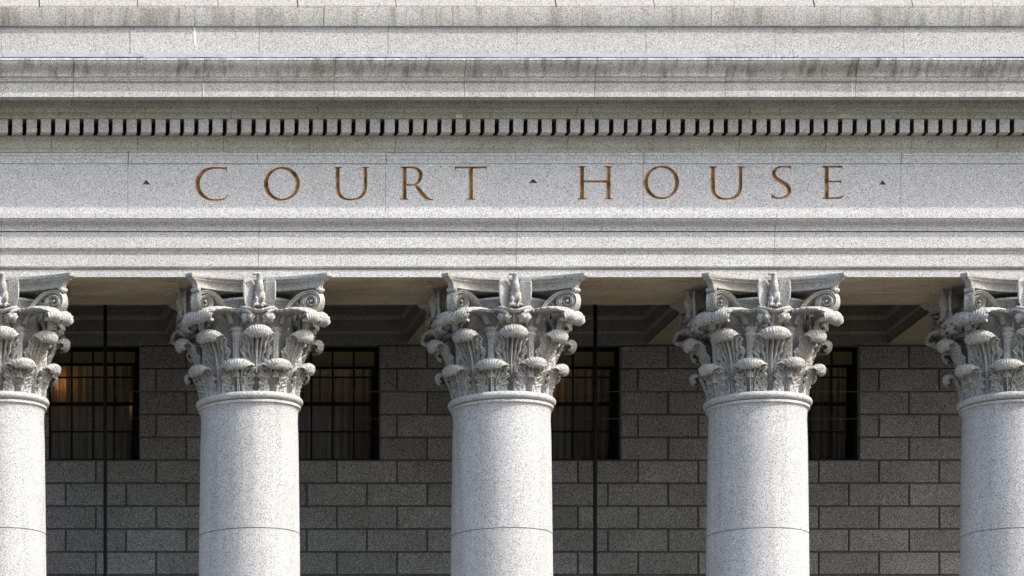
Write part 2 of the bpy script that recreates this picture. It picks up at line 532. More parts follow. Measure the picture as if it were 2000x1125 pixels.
# ------------------------------------------------------------------ frieze with V-cut inscription
frz_lo = zA
m = MB(); m.box(XL, XR, Y_F, Y_B, frz_lo, zF)
frieze = m.obj('frieze', M_frieze, None)
frieze.data.materials.append(M_letter)

def arc(cx, cy, a, b, t0, t1, wside, wtop, n=40):
    out = []
    for i in range(n + 1):
        t = t0 + (t1 - t0) * i / n
        tt = t + 0.18
        out.append((cx + a * math.cos(t), cy + b * math.sin(t), wtop + (wside - wtop) * abs(math.cos(tt)) ** 1.3))
    return out
def curve(pts):
    return [tuple(v) for v in catmull(pts, 6)]
def stem(x, y0, y1, w):
    return [(x, y0, w * 1.25), (x, y0 + 4, w), (x, y1 - 4, w), (x, y1, w * 1.25)]
def bar(x0, x1, y, w):
    return [(x0, y, w), (x1, y, w)]
def wedge(x0, y0, x1, y1, w0, w1):
    return [(x0, y0, w0), (x1, y1, w1)]

C_ = [curve([(441, 329, 4.4), (425, 328, 3.6), (408, 329.5, 5), (395, 337, 8), (387, 349, 9.6), (385.8, 359, 9.8), (388, 371, 9.6), (396, 382, 8), (408, 389, 5), (424, 390.7, 3.6), (437, 388.5, 3.6), (446, 380.5, 1.5)]),
      wedge(442, 326.5, 442.3, 337, 3.2, 0.8)]
O_ = [arc(550.5, 359, 31, 31, 0, 2 * math.pi, 9.2, 3.9)]
def U_(dx=0.0, dy=0.0, k=1.0):
    p = [(659.5, 328, 8.6), (659.5, 366, 8.8), (662, 378, 8.6), (669, 386, 6.4), (679, 389.3, 4.2), (690, 389.5, 4), (702, 386, 5.4), (710.5, 377, 7.4), (713.5, 364, 7.4), (713.5, 328, 7.4)]
    L = [curve(p), bar(652.5, 667.5, 327.2, 2.6), bar(706.5, 720.5, 327.2, 2.6), wedge(659.5, 326.6, 659.5, 332, 12, 8), wedge(713.5, 326.6, 713.5, 331, 10, 7)]
    return [[(x + dx, y + dy, w) for x, y, w in s] for s in L]
R_ = [stem(790, 326, 389.5, 8.4), bar(782.5, 790, 326.6, 2.6), bar(782, 797.5, 389, 2.6),
      curve([(790, 327.2, 4), (804, 327, 4.4), (814, 329.8, 6.2), (820.8, 337, 8), (821.6, 344, 8.2), (818.5, 353, 7.2), (811, 360.3, 4.6), (800, 361, 3.8), (791, 361, 3.6)]),
      curve([(811.5, 361.5, 5), (818, 370, 8.4), (826, 380, 9), (833, 386.6, 7.4), (840, 389.4, 4.4), (847, 390.2, 1.5)])]
T_ = [bar(888.5, 951, 327.2, 4.4), stem(919.5, 327, 389.5, 8.6), bar(911, 928, 389, 2.6), wedge(890, 326.5, 889.4, 333.5, 3, 0.9), wedge(949.4, 326.5, 950, 333.5, 3, 0.9)]
H_ = [stem(1136.5, 325, 389, 8.8), stem(1188.5, 325, 389, 8.8), bar(1137, 1188, 354.4, 4.8),
      bar(1128.3, 1144, 325.8, 2.6), bar(1181, 1196, 325.8, 2.6), bar(1128.3, 1144.6, 388.4, 2.6), bar(1181, 1196, 388.4, 2.6)]
O2 = [arc(1291.8, 356.5, 30.6, 30.8, 0, 2 * math.pi, 9.0, 3.9)]
U2 = U_(732.8, -1.2)
S_ = [curve([(1543.5, 327, 4.8), (1534, 325.8, 3.7), (1522, 326.4, 4.2), (1513.8, 331.5, 6.6), (1511, 339, 8.2), (1514.5, 347, 8.8), (1524, 354, 9.2), (1534, 360, 9.2), (1540.8, 368, 8.8), (1541, 376, 8), (1535, 383.3, 5.6), (1525, 386.8, 3.8), (1514, 386, 4.2), (1507.8, 381, 4)]),
      wedge(1544.3, 324, 1545, 334, 3.2, 0.8), wedge(1507, 377.5, 1508, 388, 0.9, 3.4)]
E_ = [stem(1614.5, 324.5, 388.6, 9), bar(1606, 1645, 325.8, 4.2), bar(1614, 1643, 354.6, 3.6), curve([(1606.5, 387, 3.6), (1630, 387, 3.8), (1642, 385.6, 3.8), (1648.5, 379.8, 1.2)]),
      wedge(1644, 324.5, 1645, 332.5, 3.4, 0.8), wedge(1642.4, 349, 1642.8, 361, 1.0, 2.2)]
letters = [('C', C_), ('O', O_), ('U', U_()), ('R', R_), ('T', T_), ('H', H_), ('O', O2), ('U', U2), ('S', S_), ('E', E_)]

def groove(stroke, jitter):
    """closed V-section cutter along a stroke of (px, py, width px)"""
    s = (D + Y_F) / F_PX
    P = [Vector((xx(x, Y_F), zz(y, Y_F))) for x, y, w in stroke]
    Wd = [max(w, 0.8) * 0.93 * s / 2 for x, y, w in stroke]
    vs, fs = [], []
    n = len(P)
    closed = (P[0] - P[-1]).length < 1e-4
    if closed:
        P, Wd = P[:-1], Wd[:-1]; n -= 1
    k = 2.0
    for i in range(n):
        a = P[(i - 1) % n] if (closed or i > 0) else P[i]
        b = P[(i + 1) % n] if (closed or i < n - 1) else P[i]
        t = (b - a).normalized(); nn = Vector((-t.y, t.x))
        p = P[i]
        if not closed and i == 0: p = p - t * 0.0004 * (1 + jitter)
        w = Wd[i]; dep = 0.95 * w + 0.0007 * jitter
        l = p + nn * w * k; r = p - nn * w * k
        vs += [(l.x, Y_F - dep * (k - 1), l.y), (r.x, Y_F - dep * (k - 1), r.y), (p.x, Y_F + dep, p.y)]
    m_ = n if closed else n - 1
    for i in range(m_):
        j = (i + 1) % n
        for q in range(3):
            q2 = (q + 1) % 3
            fs.append((i * 3 + q, i * 3 + q2, j * 3 + q2, j * 3 + q))
    if not closed:
        fs += [(0, 2, 1), ((n - 1) * 3, (n - 1) * 3 + 1, (n - 1) * 3 + 2)]
    return vs, fs

def apply_bool(target, cutter):
    md = target.modifiers.new('cut', 'BOOLEAN')
    md.operation = 'DIFFERENCE'; md.solver = 'EXACT'; md.object = cutter
    try:
        md.material_mode = 'TRANSFER'
    except Exception:
        pass
    bpy.context.view_layer.update()
    dg = bpy.context.evaluated_depsgraph_get()
    me = bpy.data.meshes.new_from_object(target.evaluated_get(dg))
    target.modifiers.clear()
    old = target.data
    target.data = me
    bpy.data.meshes.remove(old)

spans = []
k = 0
for nm, strokes in letters:
    xs = [x for s in strokes for x, y, w in s]
    spans.append((min(xs) - 12, max(xs) + 12))
    for s in strokes:
        k += 1
        v, f = groove(s, k % 5)
        cut = mesh_obj('cutter', v, f, M_letter)
        apply_bool(frieze, cut)
        bpy.data.objects.remove(cut)
for (x0, x1, ya, yb) in ((277.5, 293.8, 351, 360.5), (1032, 1050.4, 349, 357.7), (1716.7, 1731, 352, 360.7)):
    c = ((x0 + x1) / 2, yb - (yb - ya) * 0.36)
    tri = [(x0, yb), (x1, yb), ((x0 + x1) / 2, ya)]
    vs = [(xx(x, Y_F), Y_F, zz(y, Y_F)) for x, y in tri]
    ap = Vector((xx(c[0], Y_F), Y_F + 0.035, zz(c[1], Y_F)))
    out = [ap + (Vector(v) - ap) * 1.6 for v in vs]
    cut = mesh_obj('cutter', out + [ap], [(0, 1, 2), (0, 1, 3), (1, 2, 3), (2, 0, 3)], M_letter)
    apply_bool(frieze, cut)
    bpy.data.objects.remove(cut)
    spans.append((x0 - 4, x1 + 4))
# split the painted grooves off as one part per letter
me = frieze.data
by_mat = [mm.name for mm in me.materials]
pieces = {i: ([], []) for i in range(len(spans))}
keep_v, keep_f = [], []
def px_of(x, y):
    return VX + (x - CAMX) * F_PX / (D + y)
vco = [v.co.copy() for v in me.vertices]
for p in me.polygons:
    cen = p.center
    painted = Y_F + 0.0003 < cen.y < Y_F + 0.1 and zz(400, Y_F) < cen.z < zz(321, Y_F)
    tgt = (keep_v, keep_f)
    if painted:
        q = px_of(cen.x, cen.y)
        for i, (a, b) in enumerate(spans):
            if a <= q <= b:
                tgt = pieces[i]; break
    b0 = len(tgt[0])
    tgt[0].extend(vco[i] for i in p.vertices)
    tgt[1].append(tuple(range(b0, b0 + len(p.vertices))))
def welded(name, vs, fs, mat):
    me = bpy.data.meshes.new(name)
    me.from_pydata([tuple(v) for v in vs], [], fs)
    bm = bmesh.new(); bm.from_mesh(me)
    bmesh.ops.remove_doubles(bm, verts=bm.verts, dist=1e-6)
    bm.to_mesh(me); bm.free()
    me.materials.append(mat)
    return link(name, me, court)
bpy.data.objects.remove(frieze)
welded('frieze', keep_v, keep_f, M_frieze)
for i in range(len(spans)):
    if pieces[i][1]:
        welded('letter' if i < len(letters) else 'triangular_stop', *pieces[i], M_letter if i < len(letters) else M_stop)

# ------------------------------------------------------------------ portico wall, beams, ceiling
Y_W = 4.19
COURSE = 44.85 * (D + Y_W) / F_PX
zrow = zz(898.6, Y_W)                                  # joint at the window sills
PITCH = 117.65 * (D + Y_W) / F_PX
xA = xx(305, Y_W)
WIN_W, = (1.575,)
win_x = [xx(c, Y_W) for c in (184.5, 654, 1124.5, 1590.5)]
win_z0, win_z1 = zz(897, Y_W), zz(674, Y_W)
mb = MB(); gap = 0.027
row = -30
while zrow + row * COURSE < S - 0.02:
    z0 = zrow + row * COURSE + gap / 2
    z1_ = min(zrow + (row + 1) * COURSE - gap / 2, S - 0.002)
    off = xA + (0 if row % 2 else PITCH / 2)
    i = int((XL - off) / PITCH) - 1
    while off + i * PITCH < XR:
        a, b = off + i * PITCH + gap / 2, off + (i + 1) * PITCH - gap / 2
        a, b = max(a, XL), min(b, XR)
        if b - a < 0.06:
            i += 1; continue
        segs = [(a, b)]
        if z1_ > win_z0 + 0.03 and z0 < win_z1 - 0.03:
            for wx in win_x:
                w0, w1 = wx - WIN_W / 2, wx + WIN_W / 2
                new = []
                for (p, q) in segs:
                    if q <= w0 or p >= w1: new.append((p, q)); continue
                    if p < w0 - 0.12: new.append((p, w0))
                    if q > w1 + 0.12: new.append((w1, q))
                segs = new
        for p, q in segs:
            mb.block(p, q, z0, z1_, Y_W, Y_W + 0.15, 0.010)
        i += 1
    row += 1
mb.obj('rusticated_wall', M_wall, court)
# mortar bed behind the blocks, with the window holes
mb = MB(); yb0, yb1 = Y_W + 0.032, Y_W + 0.34
xs = [XL]
for wx in win_x:
    xs += [wx - WIN_W / 2 - 0.004, wx + WIN_W / 2 + 0.004]
xs.append(XR)
for i in range(0, len(xs), 2):
    mb.box(xs[i], xs[i + 1], yb0, yb1, FLOOR, S + 1.2)
for i in range(1, len(xs) - 1, 2):
    mb.box(xs[i], xs[i + 1], yb0, yb1, FLOOR, win_z0 - 0.006)
    mb.box(xs[i], xs[i + 1], yb0, yb1, win_z1 + 0.006, S + 1.2)
mb.obj('mortar_backing', M_joint, court)

col_px = [-8.0, 487.0, 980.0, 1479.5, 1976.5]
col_x = [xx(p, 0) for p in col_px]
HB = 0.84
# wall-side architrave over the windows (stepped fasciae)
def inner_prof(y):
    # (offset outwards, z) from the wall
    return [(0.0, S), (0.0, S + 0.17), (0.03, S + 0.18), (0.05, S + 0.20), (0.05, S + 0.40), (0.09, S + 0.43), (0.11, S + 0.47), (0.11, S + 0.62), (0.22, S + 0.70), (0.24, S + 0.9)]
bays = list(zip([col_x[0] - SP] + col_x, col_x + [col_x[-1] + SP]))
for (a, b) in bays:
    x0, x1 = a + HB, b - HB
    y0, y1 = Y_B + 0.003, Y_W - 0.034
    pr = inner_prof(0)
    mb = MB(); ring = []
    for (o_, z) in pr:
        ring.append([(x0 + o_, y1 - o_, z), (x1 - o_, y1 - o_, z), (x1 - o_, y0 + o_, z), (x0 + o_, y0 + o_, z)])
    vs = [v for r_ in ring for v in r_]; fs = []
    for i in range(len(ring) - 1):
        for k in range(4):
            k2 = (k + 1) % 4
            fs.append((i * 4 + k, i * 4 + k2, i * 4 + 4 + k2, i * 4 + 4 + k))
    n = len(ring) - 1
    fs.append((n * 4, n * 4 + 1, n * 4 + 2, n * 4 + 3))
    me = bpy.data.meshes.new('ceiling_coffer')
    me.from_pydata(vs, [], fs); me.materials.append(M_inner); me.update()
    link('ceiling_coffer', me, court)
for cx in [col_x[0] - SP] + col_x + [col_x[-1] + SP]:
    mb = MB(); mb.box(cx - HB, cx + HB, Y_B, Y_W - 0.03, S + 0.0, S + 0.02); mb.obj('cross_beam', M_beam, court)
# strip of wall architrave that the beams land on
mb = MB(); mb.box(XL, XR, Y_W - 0.03, Y_W + 0.032, S + 0.0, S + 1.2); mb.obj('wall_architrave', M_inner, court)
# soffit panels under the architrave between the capitals: raised border with a grooved panel
def soffit(x0, x1):
    y0, y1 = Y_A + 0.0, Y_B
    m = MB(); m.box(x0, x1, y0 + 0.02, y1 - 0.004, S - 0.006, S + 0.02)
    o = m.obj('architrave_soffit', M_soffit, court)
    # incised line with rounded ends
    a, b, c, d, r_ = x0 + 0.28, x1 - 0.28, y0 + 0.22, 0.36, 0.26
    pts = []
    for (cx, cy, t0) in ((b - r_, c + r_, -90), (b - r_, d - r_, 0), (a + r_, d - r_, 90), (a + r_, c + r_, 180)):
        for k in range(9):
            t = R(t0 + 90 * k / 8); pts.append((cx + r_ * math.cos(t), cy + r_ * math.sin(t)))
    n = len(pts); vs = []; fs = []
    ctr = Vector(((a + b) / 2, (c + d) / 2))
    for p in pts:
        p = Vector(p); q = p + (ctr - p).normalized() * 0.03
        vs += [(p.x, p.y, S - 0.006), (p.x, p.y, S - 0.022), (q.x, q.y, S - 0.022), (q.x, q.y, S - 0.006)]
    for i in range(n):
        j = (i + 1) % n
        for k in range(4):
            fs.append((i * 4 + k, i * 4 + (k + 1) % 4, j * 4 + (k + 1) % 4, j * 4 + k))
    mesh_obj('panel_moulding', vs, fs, M_soffit, o)
for (a, b) in bays[1:-1]:
    soffit(a + 0.9, b - 0.9)
mb = MB(); mb.box(XL, XR, Y_B, 12.0, S + 1.2, S + 1.4); mb.obj('roof_slab', M_joint, court)

# ------------------------------------------------------------------ windows
Y_G = Y_W + 0.24
def window(wx, blind_y):
    fz0, fz1 = win_z0 - 0.004, win_z1 + 0.004
    x0, x1 = wx - WIN_W / 2, wx + WIN_W / 2
    m = MB()
    rec = Y_W + 0.20
    fw = 0.055
    m.box(x0, x1, rec, rec + 0.1, fz0, fz0 + 0.05); m.box(x0, x1, rec, rec + 0.1, fz1 - 0.055, fz1)
    m.box(x0, x0 + fw, rec, rec + 0.1, fz0 + 0.05, fz1 - 0.055); m.box(x1 - fw, x1, rec, rec + 0.1, fz0 + 0.05, fz1 - 0.055)
    fr = m.obj('window', M_frame, court)
    gx0, gx1, gz0, gz1 = x0 + fw, x1 - fw, fz0 + 0.05, fz1 - 0.055
    mid = zz(789, Y_G)
    sm = MB(); sm.box(gx0, gx1, rec + 0.02, rec + 0.075, mid - 0.028, mid + 0.028); sm.obj('meeting_rail', M_frame, fr)
    mm = MB()
    for k in (1, 2, 3):
        x = gx0 + (gx1 - gx0) * k / 4
        mm.box(x - 0.014, x + 0.014, rec + 0.03, rec + 0.066, gz0, mid - 0.028)
        mm.box(x - 0.014, x + 0.014, rec + 0.03, rec + 0.066, mid + 0.028, gz1)
    for zc in (zz(843, Y_G), zz(737, Y_G)):
        for k in range(4):
            a = gx0 + (gx1 - gx0) * k / 4 + (0.014 if k else 0); b = gx0 + (gx1 - gx0) * (k + 1) / 4 - (0.014 if k < 3 else 0)
            mm.box(a, b, rec + 0.033, rec + 0.063, zc - 0.013, zc + 0.013)
    mm.obj('muntins', M_frame, fr)
    gm = MB(); gm.box(gx0 + 0.002, gx1 - 0.002, Y_G + 0.008, Y_G + 0.012, gz0 + 0.002, gz1 - 0.002)
    gm.obj('pane', M_glass, fr)
    return x0, x1, fz0, fz1
blind_rows = [709.5, 716, 716, 713]
wdat = [window(wx, 0) for wx in win_x]
# rooms behind the windows
mb = MB()
def inv_box(m, x0, x1, y0, y1, z0, z1):
    m.add([(x0, y0, z0), (x1, y0, z0), (x1, y1, z0), (x0, y1, z0), (x0, y0, z1), (x1, y0, z1), (x1, y1, z1), (x0, y1, z1)],
          [(0, 1, 2, 3), (7, 6, 5, 4), (5, 6, 2, 1), (6, 7, 3, 2), (7, 4, 0, 3)])
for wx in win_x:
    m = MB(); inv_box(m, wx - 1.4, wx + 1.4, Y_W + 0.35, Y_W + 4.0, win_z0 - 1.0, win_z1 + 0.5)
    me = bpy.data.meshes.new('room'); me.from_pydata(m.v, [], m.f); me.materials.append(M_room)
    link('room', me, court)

# ------------------------------------------------------------------ columns
NECK = 15.70                                            # middle of the astragal
CB = 15.78                                              # foot of the capital
def grid_mesh(P, thick, close_tip=True):
    """P[v][u] grid of Vectors -> thickened sheet (verts, faces)"""
    nv, nu = len(P), len(P[0])
    N = [[None] * nu for _ in range(nv)]
    for i in range(nv):
        for j in range(nu):
            du = P[i][min(j + 1, nu - 1)] - P[i][max(j - 1, 0)]
            dv = P[min(i + 1, nv - 1)][j] - P[max(i - 1, 0)][j]
            n = du.cross(dv)
            N[i][j] = n.normalized() if n.length > 1e-12 else Vector((0, -1, 0))
    return N

def leaf3d(C, Lat, wf, disp, thick, nu=29, nv=56, cross=None):
    """sheet along centre line C (list of Vectors, nv), lateral unit vectors Lat, half width wf(v), displacement disp(u, v)"""
    P = []
    for i in range(nv):
        v = i / (nv - 1)
        rowp = []
        t = (C[min(i + 1, nv - 1)] - C[max(i - 1, 0)]).normalized()
        n = Lat[i].cross(t).normalized()
        for j in range(nu):
            u = -1 + 2 * j / (nu - 1)
            w = wf(u, v)
            p = C[i] + Lat[i] * (u * w)
            if cross:
                p = p + cross(u, v, n, t)
            rowp.append(p)
        P.append(rowp)
    N = grid_mesh(P, thick)
    A, B = [], []
    for i in range(nv):
        v = i / (nv - 1)
        for j in range(nu):
            u = -1 + 2 * j / (nu - 1)
            d = disp(u, v)
            A.append(P[i][j] + N[i][j] * d)
            tk = thick * (1 - 0.55 * abs(u) ** 3) 
            B.append(P[i][j] + N[i][j] * (min(d, 0) * 0.6 - tk))
    vs = A + B; o = nu * nv; fs = []
    for i in range(nv - 1):
        for j in range(nu - 1):
            a = i * nu + j
            fs.append((a, a + 1, a + nu + 1, a + nu))
            fs.append((o + a, o + a + nu, o + a + nu + 1, o + a + 1))
    for i in range(nv - 1):
        a = i * nu
        fs.append((a, a + nu, o + a + nu, o + a))
        b = i * nu + nu - 1
        fs.append((b + nu, b, o + b, o + b + nu))
    for j in range(nu - 1):
        fs.append((j + 1, j, o + j, o + j + 1))
        b = (nv - 1) * nu + j
        fs.append((b, b + 1, o + b + 1, o + b))
    return vs, fs

def sstep(a, b, x):
    t = min(max((x - a) / (b - a), 0), 1)
    return t * t * (3 - 2 * t)

def acanthus(path, w0, w1, w2, bend, thick, droop, seed):
    """path of (radius, z); bend = v where the leaf turns over"""
    nu, nv = 73, 84
    pts = sample(catmull([Vector((0, -r_, z)) for r_, z in path], 8), nv)
    Lat = [Vector((1, 0, 0))] * nv
    ib = next(i for i in range(nv) if pts[i].z >= pts[-1].z - 0.012); vb = ib / (nv - 1); piv = pts[ib]
    rnd = random.Random(seed)
    lobes = [0.10, 0.27, 0.44]
    def wf(u, v):
        b = w0 + (w1 - w0) * sstep(0.0, 0.45, v) if v < bend else w1 + (w2 - w1) * sstep(bend, 1.0, v)
        if v < bend:
            s = abs(u)
            b *= 1 + 0.10 * math.cos(2 * math.pi * v / 0.17) * s + 0.03 * math.cos(2 * math.pi * v / 0.042) * s
        else:
            t = (v - bend) / (1 - bend)
            b *= math.sqrt(max(1 - 0.55 * t ** 3, 0.1)) * (1 + 0.035 * math.cos(2 * math.pi * v / 0.05))
        return b
    def cross(u, v, n, t):
        w = wf(u, v)
        i = min(int(v * (nv - 1)), nv - 1)
        r_ = -pts[i].y
        x = u * w
        back = r_ - math.sqrt(max(r_ * r_ - x * x, 0.01))
        k = 1 - 0.2 * sstep(bend - 0.1, bend + 0.15, v)
        dr = droop * sstep(bend - 0.22, bend + 0.05, v) * abs(u) ** 2.2
        flare = 0.035 * sstep(0.05, 0.3, v) * (1 - sstep(bend - 0.15, bend, v)) * abs(u) ** 2
        o = Vector((0, back * k - flare, -dr))
        if v > bend + 0.15:
            o += Vector((0, 0, -0.016 * math.cos(2 * math.pi * u * 5.5) * sstep(bend + 0.15, 0.95, v)))
        if v > vb:
            sc_ = math.sqrt(max(1 - 0.90 * u * u, 0.0)) - 1
            o += Vector((0, (pts[i].y - piv.y) * sc_ * 0.55, (pts[i].z - piv.z) * sc_ * 0.85))
        return o
    def disp(u, v):
        a = abs(u)
        d = 0.0
        body = 1 - sstep(bend - 0.12, bend + 0.02, v)
        q = a / (0.26 + 0.74 * sstep(0.05, bend, v))
        # bundle of stalks spreading upwards like a fountain
        d += body * 0.024 * math.cos(2 * math.pi * 3.0 * q) * (1 - sstep(0.85, 1.05, q))
        d += 0.020 * math.exp(-(u / 0.09) ** 2) * (1 - sstep(bend, bend + 0.1, v))
        d -= body * 0.040 * math.exp(-((a - 0.17) / 0.045) ** 2)
        # feathered lobes near the edge
        d += body * 0.016 * math.cos(2 * math.pi * (v * 11 - a * 2.2)) * sstep(0.40, 0.7, a)
        for lv in lobes:
            d -= body * 0.085 * math.exp(-((a - 0.64) / 0.10) ** 2 - ((v - lv) / 0.03) ** 2)
            d -= body * 0.06 * math.exp(-((a - 0.40) / 0.05) ** 2 - ((v - lv - 0.09) / 0.03) ** 2)
        # fluted turned-over lip
        lip = sstep(bend - 0.06, bend + 0.06, v)
        d += lip * 0.024 * (abs(math.cos(math.pi * u * 5.5)) ** 0.7 - 0.7)
        d += rnd.uniform(-.0008, .0008)
        return d
    return leaf3d(pts, Lat, wf, disp, thick, nu, nv, cross)

z = CB
def low_leaf(sd, k=1.0, dz=0.0):
    return acanthus([(0.775, z - 0.02), (0.785, z + 0.08), (0.80, z + 0.17), (0.825, z + 0.26), (0.87, z + 0.345), (0.93, z + 0.415 + dz), (0.985, z + 0.447 + dz), (1.03, z + 0.44 + dz), (1.05, z + 0.40 + dz), (1.04, z + 0.36 + dz), (1.01, z + 0.345 + dz)],
                    0.235, 0.25 * k, 0.18 * k, 0.68, 0.035, 0.0, sd)
def up_leaf(sd, k=1.0, dz=0.0):
    return acanthus([(0.775, z - 0.01), (0.785, z + 0.22), (0.805, z + 0.42), (0.84, z + 0.58), (0.905, z + 0.73), (0.985, z + 0.845 + dz), (1.055, z + 0.905 + dz), (1.115, z + 0.925 + dz), (1.16, z + 0.90 + dz), (1.17, z + 0.855 + dz), (1.15, z + 0.815 + dz), (1.115, z + 0.80 + dz)],
                    0.20, 0.25 * k, 0.20 * k, 0.76, 0.04, 0.0, sd)

def pol(a, r_, z):
    return Vector((r_ * math.sin(R(a)), -r_ * math.cos(R(a)), z))

def cup_leaf(a0, a1, r1, ztop, ztip, w0, w1, sign, seed):
    """leaf springing from a caulicole at azimuth a0 and curling over at azimuth a1, radius r1"""
    nu, nv = 41, 56
    zc = z + 0.95
    ctl = [pol(a0, 0.85, zc), pol(a0 + (a1 - a0) * 0.03, 0.86, zc + 0.10), pol(a0 + (a1 - a0) * 0.2, 0.90, ztop - 0.05),
           pol(a0 + (a1 - a0) * 0.62, 0.5 * (0.92 + r1) + 0.0, ztop), pol(a1, r1 - 0.07, ztop - 0.015), pol(a1, r1 + 0.0, ztop - 0.06), pol(a1, r1 + 0.0, ztip + 0.0), pol(a1, r1 - 0.06, ztip - 0.02), pol(a1, r1 - 0.11, ztip + 0.0)]
    C = sample(catmull(ctl, 8), nv)
    Lat = []
    lat_end = Vector((math.cos(R(a1)), math.sin(R(a1)), 0)) * sign
    tan0 = Vector((math.cos(R(a0)), math.sin(R(a0)), 0))
    for i in range(nv):
        t = sstep(0.1, 0.62, i / (nv - 1))
        tdir = (C[min(i + 1, nv - 1)] - C[max(i - 1, 0)]).normalized()
        l = (tan0 * sign * (1 - t) + lat_end * t)
        l = (l - tdir * l.dot(tdir)).normalized()
        Lat.append(l)
    rnd = random.Random(seed)
    def wf(u, v):
        b = w0 + (w1 - w0) * sstep(0, 0.35, v)
        b *= 1 + 0.09 * math.cos(2 * math.pi * v / 0.085) * abs(u)
        return b * math.sqrt(max(1 - 0.5 * max(v - 0.7, 0) / 0.3, 0.2))
    def disp(u, v):
        d = 0.016 * math.cos(2 * math.pi * u * 3.6) + 0.012 * math.exp(-(u / 0.12) ** 2)
        d -= 0.02 * math.exp(-((abs(u) - 0.6) / 0.1) ** 2) * (0.5 + 0.5 * math.cos(2 * math.pi * v / 0.16)) * (1 - sstep(.7, .85, v))
        return d + rnd.uniform(-.001, .001)
    def cross(u, v, n, t):
        return Vector((0, 0, -0.05 * abs(u) ** 2 * sstep(0.35, 0.7, v)))
    return leaf3d(C, Lat, wf, disp, 0.042, nu, nv, cross)

def spiral(M, x0, z0, cx, cz, rad, turns, flip, depth, wid):
    """volute in the plane of matrix M (local x along the face, y into the stone, z up): stalk + rolled ribbon + web"""
    pts = []
    # stalk from (x0, z0) rising tangentially on to the top of the roll
    top = Vector((cx - 0.25 * rad * flip, cz + rad * 0.98))
    st = catmull([Vector((x0, z0)), Vector((x0 + (cx - x0) * 0.22, z0 + (cz + rad - z0) * 0.52)), Vector((x0 + (cx - x0) * 0.58, z0 + (cz + rad - z0) * 0.88)), top], 7)
    pts = st[:-1]
    n = int(36 * turns)
    a0 = math.pi / 2 + 0.25 * flip
    for i in range(n + 1):
        t = i / n
        r_ = rad * (1 - 0.86 * t ** 0.85)
        a = a0 - flip * 2 * math.pi * turns * t
        pts.append(Vector((cx + r_ * math.cos(a), cz + r_ * math.sin(a))))
    mb = MB(); sec = []
    N = len(pts)
    for i, p in enumerate(pts):
        a = pts[max(i - 1, 0)]; b = pts[min(i + 1, N - 1)]
        t = (b - a).normalized(); nn = Vector((-t.y, t.x)) * flip
        s = i / (N - 1)
        w = wid * (1 - 0.62 * s)
        dep = depth * (0.55 + 0.45 * min(1, i / 20))
        # ribbon section: raised rims and sunk channel; nn points outwards
        prof = [(0.0, 0.012), (-0.2 * w, -0.006), (-0.38 * w, 0.022), (-0.62 * w, 0.022), (-0.8 * w, -0.004), (-1.0 * w, 0.014), (-1.0 * w, dep), (0.0, dep)]
        push = -0.018 * s
        sec.append([(p.x + nn.x * o_, y + push, p.y + nn.y * o_) for o_, y in prof])
    k = len(sec[0])
    vs = [M @ Vector(v) for s in sec for v in s]; fs = []
    for i in range(N - 1):
        for j in range(k):
            j2 = (j + 1) % k
            fs.append((i * k + j, i * k + j2, (i + 1) * k + j2, (i + 1) * k + j))
    fs += [tuple(range(k)), tuple((N - 1) * k + j for j in range(k))]
    mb.add(vs, fs)
    # sunk web inside the roll
    n = 32; r_ = rad * 0.93
    w_ = [M @ Vector((cx + r_ * math.cos(2 * math.pi * i / n), 0.075, cz + r_ * math.sin(2 * math.pi * i / n))) for i in range(n)]
    w2 = [M @ Vector((cx + r_ * math.cos(2 * math.pi * i / n), depth * 0.98, cz + r_ * math.sin(2 * math.pi * i / n))) for i in range(n)]
    mb.add(w_ + w2, [tuple(range(n)), tuple(range(2 * n - 1, n - 1, -1))] + [(i, (i + 1) % n, n + (i + 1) % n, n + i) for i in range(n)])
    # eye
    mb.ball(M @ Vector((cx, -0.012, cz)), rad * 0.09, 10, 6)
    return mb

def plane_matrix(p, q):
    """local x from p to q (horizontal), y pointing into the stone (towards the axis side), z up"""
    x = Vector((q.x - p.x, q.y - p.y, 0)).normalized()
    y = Vector((-x.y, x.x, 0))
    return Matrix(((x.x, y.x, 0, p.x), (x.y, y.y, 0, p.y), (0, 0, 1, 0), (0, 0, 0, 1)))

def proto(name, mb_or_vf, smooth=50):
    if isinstance(mb_or_vf, MB):
        v, f = mb_or_vf.v, mb_or_vf.f
    else:
        v, f = mb_or_vf
    me = bpy.data.meshes.new(name)
    me.from_pydata([tuple(x) for x in v], [], f)
    bm = bmesh.new(); bm.from_mesh(me)
    bmesh.ops.recalc_face_normals(bm, faces=bm.faces)
    bm.to_mesh(me); bm.free()
    me.polygons.foreach_set('use_smooth', [True] * len(me.polygons))
    me.set_sharp_from_angle(angle=R(smooth))
    me.materials.append(M_cap)
    return me

ME = {}
LOW = [proto('acanthus_leaf', low_leaf(sd_, k_, dz_), 75) for sd_, k_, dz_ in ((1, 1.0, 0.0), (5, 0.94, 0.012), (9, 1.06, -0.012))]
UP = [proto('acanthus_leaf', up_leaf(sd_, k_, dz_), 75) for sd_, k_, dz_ in ((2, 1.0, 0.0), (6, 1.07, -0.012), (8, 0.94, 0.014))]
vary = random.Random(21)
